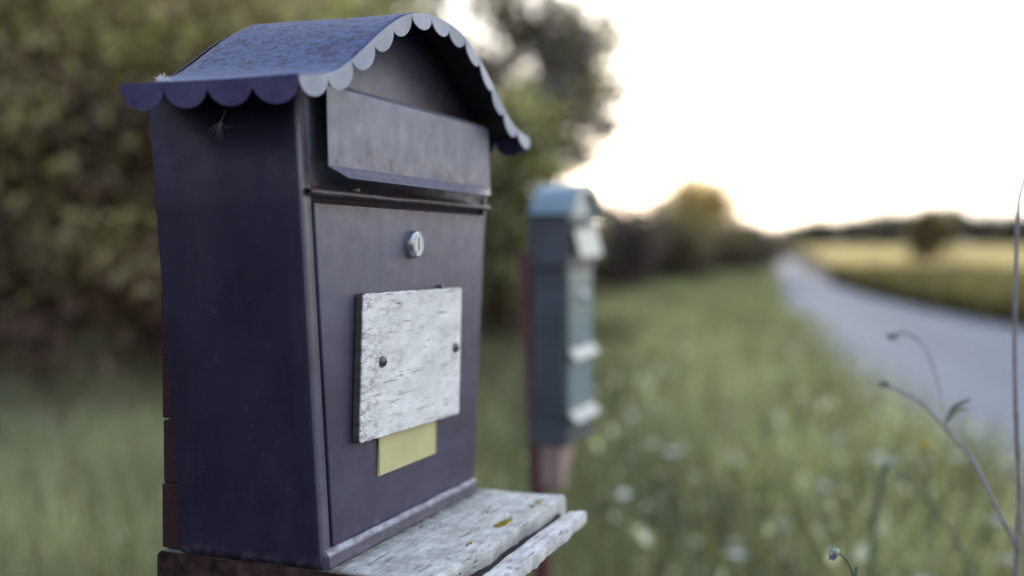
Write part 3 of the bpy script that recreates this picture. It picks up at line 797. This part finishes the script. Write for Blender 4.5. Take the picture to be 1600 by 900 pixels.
TT = [(-8.2, 16.5, 4.6, 8.0, OLIVE, 'broad dark tree deep behind the thicket at the far left edge'),
      (-5.2, 17.5, 4.6, 8.5, OLIVE + BROWN[:1], 'broad tree deep in the wood, between the far left tree and the roof'),
      (-4.6, 18.6, 4.4, 8.5, OLIVE + BROWN[:1], 'broad tree deep in the wood behind the roof of the indigo letterbox'),
      (-6.3, 12.5, 3.6, 7.5, OLIVE, 'tall olive tree behind the thicket at the far left'),
      (-3.6, 13.5, 3.6, 8.5, OLIVE + GREY[:1], 'tall tree behind the mottled shrub left of the roof'),
      (-3.2, 15.2, 3.2, 8.5, OLIVE, 'tall olive tree above the ridge of the indigo roof')]
for x, y, w_, h_, pal, lab in TT:
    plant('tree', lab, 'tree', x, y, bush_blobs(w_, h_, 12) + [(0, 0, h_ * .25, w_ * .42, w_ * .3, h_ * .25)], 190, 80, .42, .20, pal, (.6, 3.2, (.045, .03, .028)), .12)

# the open grove by the road: a leafy tree with sky showing through its top, an undergrowth below
def grove_blobs():
    b = [(0, 0, 3.65, .85, .8, .75), (.10, .1, 4.55, .88, .8, .75), (.3, 0, 5.1, .6, .5, .4), (-.35, 0, 3.0, .65, .6, .6), (.2, 0, 2.85, .45, .5, .45), (.45, 0, 4.0, .55, .5, .7)]
    r_ = random.Random(12)
    for _ in range(13): b.append((r_.uniform(-1.0, .65), r_.uniform(-.3, .3), r_.uniform(5.0, 7.2), .26, .26, .22))
    for _ in range(4): b.append((r_.uniform(-1.15, -.85), 0, r_.uniform(2.6, 5.0), .16, .2, .2))
    for _ in range(22): b.append((r_.uniform(-1.65, -.7), 0, r_.uniform(2.8, 6.9), .23, .2, .22))
    for _ in range(9): b.append((r_.uniform(.75, 1.25), 0, r_.uniform(2.7, 5.3), .14, .2, .16))
    return b
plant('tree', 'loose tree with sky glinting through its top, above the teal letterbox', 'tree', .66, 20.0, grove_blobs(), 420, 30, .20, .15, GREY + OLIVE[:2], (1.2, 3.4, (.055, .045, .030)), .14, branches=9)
plant('tree', 'slim airy tree just right of the indigo roof, sky showing between its leaves', 'tree', -1.35, 19.0, [(0, 0, 2.6, .8, .7, 1.3), (.1, 0, 4.3, .6, .6, .6), (-.1, 0, 5.6, .5, .5, .5), (.2, 0, 6.5, .5, .5, .5)], 85, 30, .2, .14, OLIVE, (.8, 2.6, (.055, .048, .028)), .09)
HEDGE_DIM = np.array([.50, .46, .44])
HB = [(.75, 17.5, 1.2, 1.80, GREEN, 'olive bush directly behind the teal letterbox'), (1.95, 19.5, 1.5, 1.95, GREY, 'brown bush just right of the teal letterbox'),
      (3.2, 23.5, 1.9, 2.05, BROWN[2:] + OLIVE[:2] + GREY, 'dark brown bush in the roadside hedge left of the small tree'), (4.6, 27.0, 2.2, 2.05, BROWN[2:] + OLIVE[:2] + GREY[:1], 'olive brown bush in the hedge left of and below the small tree'),
      (6.3, 30.5, 2.0, 1.70, GREY + OLIVE[:1], 'grey brown hedge bush right of the small tree'), (8.0, 36.0, 2.2, 1.65, GREY + OLIVE[:2], 'low hedge bush at the end of the verge beside the pale road')]
for x, y, w_, h_, pal, lab in HB:
    plant('bush', lab, 'bush', x, y, bush_blobs(w_, h_, 8), 130, 50, .17, .11, [tuple(np.array(c_) * HEDGE_DIM) for c_ in pal], (.3, 1.3, (.075, .052, .048)), .04)
plant('tree', 'small round golden green tree standing over the roadside hedge', 'tree', 6.2, 36.0, [(0, 0, 2.1, 1.05, .9, .8), (.15, 0, 2.75, .75, .7, .5), (-.45, 0, 2.5, .6, .6, .5), (.65, 0, 2.3, .5, .5, .6)], 110, 45, .24, .14, [(.42, .33, .09), (.30, .25, .08), (.46, .35, .11)], None, .07)
plant('bush', 'round dark bush alone in the golden field', 'bush', 17.3, 45.5, bush_blobs(1.4, 2.45, 8), 130, 50, .2, .13, [tuple(np.array(c_) * HEDGE_DIM) for c_ in OLIVE + BROWN[:1]], (.2, 1.0, (.04, .028, .025)), .04)
FAR = [(33, 118, 7, 1.9), (39, 116, 9, 2.6), (46, 118, 8, 3.0), (52, 116, 9, 2.5), (59, 118, 8, 2.4), (61, 104, 7, 3.4), (48, 83, 6, 2.4), (56, 96, 6, 3.3), (51, 101, 6, 2.5), (68, 120, 9, 2.6)]
FL = ['low far tree at the left end of the skyline', 'flat far tree second from the left on the skyline', 'rounded far hump of trees on the skyline left of the lone bush', 'far tree on the skyline above the lone bush', 'low dark far tree on the skyline right of the lone bush',
      'tallest far tree on the skyline at the right', 'dark far bush before the skyline at the right edge', 'peaked far tree at the right of the field', 'dim far tree between the peaked tree and the lone bush', 'hazy far tree at the right edge of the photo']
for (x, y, w_, h_), lab in zip(FAR, FL):
    h_ *= 1.35
    plant('tree', lab, 'tree', x, y, [(0, 0, h_ * .5, w_ * .5, w_ * .3, h_ * .45), (w_ * .2, 0, h_ * .62, w_ * .28, w_ * .2, h_ * .36), (-w_ * .25, 0, h_ * .5, w_ * .28, w_ * .2, h_ * .36)], 120, 50, .45, .42, [(.10, .10, .06), (.085, .078, .055), (.12, .115, .06)], None, .12)

# ------------------------------------------------------------------ grass
def blades(n, xy, hgt, width, pal, name, lean=.35, patch=True):
    x, y = xy; n = len(x)
    h = hgt * rng.uniform(.55, 1.25, n); a = rng.uniform(0, 2 * np.pi, n); w_ = width * rng.uniform(.6, 1.4, n)
    ln = lean * rng.uniform(.1, 1.3, n) * h; th_ = rng.uniform(0, 2 * np.pi, n)
    dx, dy = np.cos(th_) * ln, np.sin(th_) * ln
    sx, sy = np.cos(a) * w_ * .5, np.sin(a) * w_ * .5
    z = np.zeros(n)
    V = np.stack([np.stack([x - sx, y - sy, z], 1), np.stack([x + sx, y + sy, z], 1),
                  np.stack([x - sx * .8 + dx * .35, y - sy * .8 + dy * .35, h * .6], 1), np.stack([x + sx * .8 + dx * .35, y + sy * .8 + dy * .35, h * .6], 1),
                  np.stack([x + dx, y + dy, h], 1)], 1).reshape(-1, 3)
    b = np.arange(n)[:, None] * 5
    Lq = np.concatenate([b + np.array([[0, 1, 3, 2]]), b + np.array([[2, 3, 4]])], 1).ravel()
    sizes = np.tile([4, 3], n)
    pal = np.array(pal); col = pal[rng.integers(len(pal), size=n)] * rng.uniform(.7, 1.3, (n, 1))
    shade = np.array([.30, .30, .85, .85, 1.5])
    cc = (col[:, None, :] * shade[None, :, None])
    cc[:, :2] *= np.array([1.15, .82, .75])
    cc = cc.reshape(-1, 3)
    if patch:
        f = .66 + .75 * (.5 + .5 * np.sin(x * 2.1 + np.sin(y * 1.7) * 2) * np.cos(y * 1.9 + np.sin(x * 2.3) * 1.5)) ** 1.5
        f *= np.exp(rng.normal(0, .25, n)); cc = (cc.reshape(n, 5, 3) * f[:, None, None]).reshape(-1, 3)
    return V, sizes, Lq, cc
def heads(x, y, z, size, pal):
    n = len(x); P = np.stack([x, y, z], 1); pal = np.array(pal)
    a = rng.normal(0, .45, (n, 3)); a[:, 2] += 1; a /= np.linalg.norm(a, axis=1)[:, None]; b = np.cross(a, rng.normal(0, 1, (n, 3))); b /= np.linalg.norm(b, axis=1)[:, None]
    s_ = size * rng.uniform(.5, 1.5, n); a = a * s_[:, None] * .8; b = b * (s_ * .5)[:, None]
    V = np.stack([P - a, P + b, P + a, P - b], 1).reshape(-1, 3)
    return V, np.full(n, 4), np.arange(4 * n), np.repeat(pal[rng.integers(len(pal), size=n)], 4, 0)
def scatter(n, ymin, ymax, xfun, power=2.0):
    y = ymin + (ymax - ymin) * rng.random(n) ** power
    lo, hi = xfun(y); x = lo + (hi - lo) * rng.random(n)
    return x, y
def merge(parts):
    V = []; S = []; L_ = []; Cc = []; k = 0
    for v, s, l, c in parts: V.append(v); S.append(s); L_.append(l + k); Cc.append(c); k += len(v)
    return np.concatenate(V), np.concatenate(S), np.concatenate(L_), np.concatenate(Cc)
GP = [(.252, .290, .160), (.308, .342, .218), (.195, .224, .118), (.385, .398, .285), (.238, .200, .138)]
def xl(y): return np.full_like(y, -1.0) * np.minimum(2.2 + y * .68, 10), np.interp(y, [a for a, _ in LE], [b for _, b in LE]) + .15
parts = []
xy = scatter(115000, 2.2, 14, xl, 1.5); hh = .44 + .12 * np.sin(xy[0] * 1.3) * np.cos(xy[1] * .9)
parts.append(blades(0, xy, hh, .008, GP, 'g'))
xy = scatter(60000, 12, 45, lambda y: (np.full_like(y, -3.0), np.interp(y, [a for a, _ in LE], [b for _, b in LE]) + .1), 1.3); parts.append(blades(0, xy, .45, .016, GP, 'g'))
# broader leaves and pale seed heads
xy = scatter(9000, 2.2, 9, xl, 1.4); parts.append(blades(0, xy, .34, .022, [(.22, .27, .12), (.34, .40, .26), (.15, .18, .09), (.20, .15, .11)], 'g', .7))
edge_ = lambda y: (np.interp(y, [a for a, _ in LE], [b for _, b in LE]) - 1.3, np.interp(y, [a for a, _ in LE], [b for _, b in LE]) + .12)
xy = scatter(6500, 2.6, 11, edge_, 1.3); parts.append(blades(0, xy, .56, .009, GP, 'g', .4))
xy = scatter(1500, 4.2, 15, lambda y: (np.interp(y, [a for a, _ in LE], [b for _, b in LE]), np.interp(y, [a for a, _ in LE], [b for _, b in LE]) + .75 * rng.random(len(y))), 1.2); parts.append(blades(0, xy, .42, .009, GP, 'g', .5))
xy = scatter(420, 2.6, 9, edge_, 1.3); parts.append(heads(xy[0], xy[1], rng.uniform(.36, .64, 420), .014, [(.75, .80, .66), (.60, .66, .50), (.45, .48, .30)]))
xy = scatter(330, 2.6, 10, lambda y: (xl(y)[0] * .0 + .3, xl(y)[1]), 1.3); parts.append(heads(xy[0], xy[1], rng.uniform(.30, .62, 330), .024, [(.80, .86, .80), (.66, .74, .64)]))
xy = scatter(2500, 2.3, 14, xl, 1.5); parts.append(heads(xy[0], xy[1], rng.uniform(.22, .66, 2500), .0125, [(.72, .80, .70), (.60, .68, .54), (.80, .82, .74), (.45, .50, .32)]))
V, S, L_, Cc = merge(parts)
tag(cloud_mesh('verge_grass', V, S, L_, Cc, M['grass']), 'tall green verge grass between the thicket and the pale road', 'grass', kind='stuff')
xy = scatter(26000, 8, 31, lambda y: (np.interp(y, [a for a, _ in RE], [b for _, b in RE]) - .1, np.interp(y, [a for a, _ in RE], [b for _, b in RE]) + 4.2), 1.2)
V, S, L_, Cc = blades(0, xy, .55, .022, [(.15, .145, .07), (.10, .09, .05), (.20, .185, .09), (.30, .25, .12), (.12, .11, .055)], 'g', .5)
tag(cloud_mesh('roadside_weeds', V, S, L_, Cc, M['grass']), 'dark olive weeds along the right side of the pale road', 'weeds', kind='stuff')
xy = scatter(34000, 30, 110, lambda y: (np.interp(y, [a for a, _ in RE], [b for _, b in RE]) + 1.0, np.interp(y, [a for a, _ in RE], [b for _, b in RE]) + 8 + y * .5), 1.2)
V, S, L_, Cc = blades(0, xy, .40, .05, [(.80, .64, .42), (.70, .57, .37), (.58, .52, .33), (.84, .69, .48)], 'g', .5)
tag(cloud_mesh('dry_grass', V, S, L_, Cc, M['grass']), 'dry golden grass covering the field right of the road', 'grass', kind='stuff')

# ------------------------------------------------------------------ meadow flowers (white umbels)
def flower(name, label, hgt, rad, petal, group=None, florets=16):
    t = tag(empty(name, (0, 0, 0)), label, 'flower', group)
    q = MB(); q.tube([(0, 0, -.02), (.01, .005, hgt * .5), (0, 0, hgt)], [.003, .0025, .002], 6); q.build('stem', M['gstem'], t, smooth=True)
    q = MB()
    for i in range(florets):
        a = i * 2.4; d = rad * math.sqrt((i + .3) / florets); c_ = Vector((math.cos(a) * d, math.sin(a) * d, hgt + .012 - d * d * 3))
        s = rad * .24
        q.add([c_ + Vector((s * math.cos(k * 1.0472), s * math.sin(k * 1.0472), 0)) for k in range(6)] + [c_ + Vector((0, 0, s * .6))], [(k, (k + 1) % 6, 6) for k in range(6)])
        q.tube([(0, 0, hgt - .01), c_], [.001, .0006], 3, False)
    q.build('flower_head', petal, t)
    return t
def copy_thing(root, loc, rz, scale=1.0):
    r = root.copy(); C.objects.link(r); r.location = loc; r.rotation_euler = (0, 0, rz); r.scale = (scale,) * 3
    for ch in root.children:
        c_ = ch.copy(); C.objects.link(c_); c_.parent = r
    return r
F0 = flower('meadow_flower', 'small white meadow flower blurred in the green verge grass', .50, .024, M['petal'], 'white flowers in the verge grass')
spots = [(1.05, 3.62), (1.22, 3.75), (.86, 3.35), (1.0, 2.7), (.88, 4.2), (1.26, 5.2), (.7, 5.6), (1.0, 6.4), (1.5, 6.8), (.5, 4.6), (.62, 3.0), (.55, 3.9), (1.36, 4.4), (1.62, 4.0), (1.75, 5.0), (1.45, 3.3), (1.3, 2.9), (.78, 2.6), (.35, 3.4), (.3, 5.2), (1.9, 7.5), (.9, 8.0), (1.4, 9.0), (.4, 7.0), (2.0, 6.0)]
for i, (x, y) in enumerate(spots):
    if i == 0: F0.location = (x, y, 0)
    else: copy_thing(F0, (x + random.uniform(-.05, .05), y, 0), random.uniform(0, 6), random.uniform(.88, 1.2))

# ------------------------------------------------------------------ stems close to the lens on the right
t = tag(empty('dry_stem', (.516, 1.1, 0)), 'tall bare purplish stem at the right edge of the photo with one drooping side branch', 'plant stem')
O = Vector((.516, 1.1, 0))
def rel(pts): return [Vector(p) - O for p in pts]
q = MB(); P = smooth_curve(rel([(.50, 1.12, -.02), (.508, 1.11, .5), (.516, 1.1, 1.001), (.517, 1.1, 1.027), (.517, 1.1, 1.093), (.512, 1.1, 1.172), (.509, 1.1, 1.251), (.509, 1.1, 1.328), (.510, 1.1, 1.380), (.515, 1.1, 1.404), (.522, 1.1, 1.440)]), 5)
q.tube(P, list(np.linspace(.0034, .0014, len(P))), 8); q.build('main_stalk', M['stem'], t, smooth=True)
q = MB(); P = smooth_curve(rel([(.517, 1.1, 1.029), (.502, 1.12, 1.069), (.491, 1.15, 1.109), (.475, 1.19, 1.140), (.462, 1.22, 1.160), (.448, 1.24, 1.170), (.435, 1.26, 1.175)]), 5)
q.tube(P, list(np.linspace(.0022, .0016, len(P))), 8); br = q.build('branch', M['stem'], t, smooth=True)
q = MB(); P = smooth_curve(rel([(.477, 1.19, 1.142), (.492, 1.25, 1.178), (.496, 1.29, 1.207), (.494, 1.32, 1.223), (.483, 1.34, 1.229), (.477, 1.36, 1.225)]), 5)
q.tube(P, list(np.linspace(.0012, .0016, len(P))), 8); q.build('twig', M['stem'], br, smooth=True)
def leafblade(pts, w_):
    q = MB(); P = smooth_curve(rel(pts), 5); n = len(P); rows = []
    for i, p in enumerate(P):
        ww = w_ * math.sin(math.pi * min(1, (i + .6) / n)) ** .7; rows.append([p + Vector((-ww * .5, 0, ww * .35)), p, p + Vector((ww * .5, 0, -ww * .2))])
    q.grid(rows); return q
lb = leafblade([(.477, 1.19, 1.14), (.479, 1.18, 1.158), (.484, 1.17, 1.167), (.492, 1.16, 1.174)], .0045); lb.build('leaf', M['leafgreen'], br, smooth=True)
lb = leafblade([(.478, 1.19, 1.142), (.484, 1.185, 1.155), (.493, 1.18, 1.160), (.500, 1.17, 1.158)], .0038); lb.build('leaf', M['leafgreen'], br, smooth=True)
for c_ in ((.434, 1.26, 1.177), (.477, 1.36, 1.222)):
    q = MB(); q.lathe([(.0005, -.006), (.0035, -.003), (.0042, .001), (.0028, .006), (.0005, .009)], Vector(c_) - O, (-1, .3, .15), 10); q.build('bud', M['gstem'], br, smooth=True)

def small_flower(name, label, stem_pts, r, head_mat, rad_s, extra=None):
    o0 = Vector((stem_pts[0][0], stem_pts[0][1], 0)); t = tag(empty(name, o0), label, 'flower')
    q = MB(); P = smooth_curve([Vector(p) - o0 for p in stem_pts], 5); q.tube(P, rad_s, 8); q.build('stem', M['gstem'], t, smooth=True)
    head = P[-1]; d = (P[-1] - P[-3]).normalized(); q = MB()
    q.lathe([(.0008, -r), (r * .7, -r * .7), (r * .8, -r * .1), (r * .6, r * .5), (.0004, r * .7)], head, d, 10)
    r_ = random.Random(3)
    for i in range(40):
        v = (d + Vector((r_.gauss(0, .5), r_.gauss(0, .5), r_.gauss(0, .5)))).normalized(); q.tube([head, head + v * r * r_.uniform(1.2, 2.0)], [r * .12, r * .05], 4)
    hd = q.build('flower_head', head_mat, t, smooth=True)
    if extra:
        q = MB()
        for i in range(5):
            a = i * 1.25; c_ = head + Vector((-.002 + math.cos(a) * r * .5, 0, -r * 1.25 + math.sin(a) * r * .35)); q.lathe([(.0003, -r * .5), (r * .4, 0), (.0003, r * .5)], c_, (math.cos(a), .2, math.sin(a)), 6)
        q.build('petal', extra, t, smooth=True)
    return t
small_flower('flower', 'tiny pale tufted flower on a bent stem at the bottom right, almost sharp', [(.31, .95, -.02), (.308, .945, .6), (.302, .94, 1.02), (.300, .94, 1.046), (.296, .94, 1.060), (.290, .94, 1.069), (.2825, .94, 1.0735)], .0040, M['bud'], .0012, M['violet'])
small_flower('flower', 'nodding pale bud on a thick hooked stem left of the purplish branch', [(.575, 1.75, -.02), (.580, 1.75, .5), (.584, 1.75, .794), (.589, 1.75, .868), (.594, 1.75, .942), (.604, 1.75, .973), (.615, 1.75, .981)], .0085, M['bud'], .0045)
small_flower('flower', 'thin leaning green bud stem right of the nodding bud', [(.72, 1.6, -.02), (.70, 1.6, .6), (.677, 1.6, .852), (.627, 1.6, .943), (.608, 1.6, .972), (.579, 1.6, .991)], .006, M['gstem'], .0022)
small_flower('flower', 'single small yellow flower below the purplish branch', [(.78, 2.0, -.02), (.775, 2.0, .5), (.770, 2.0, .9), (.768, 2.0, .957)], .009, M['ypetal'], .002)
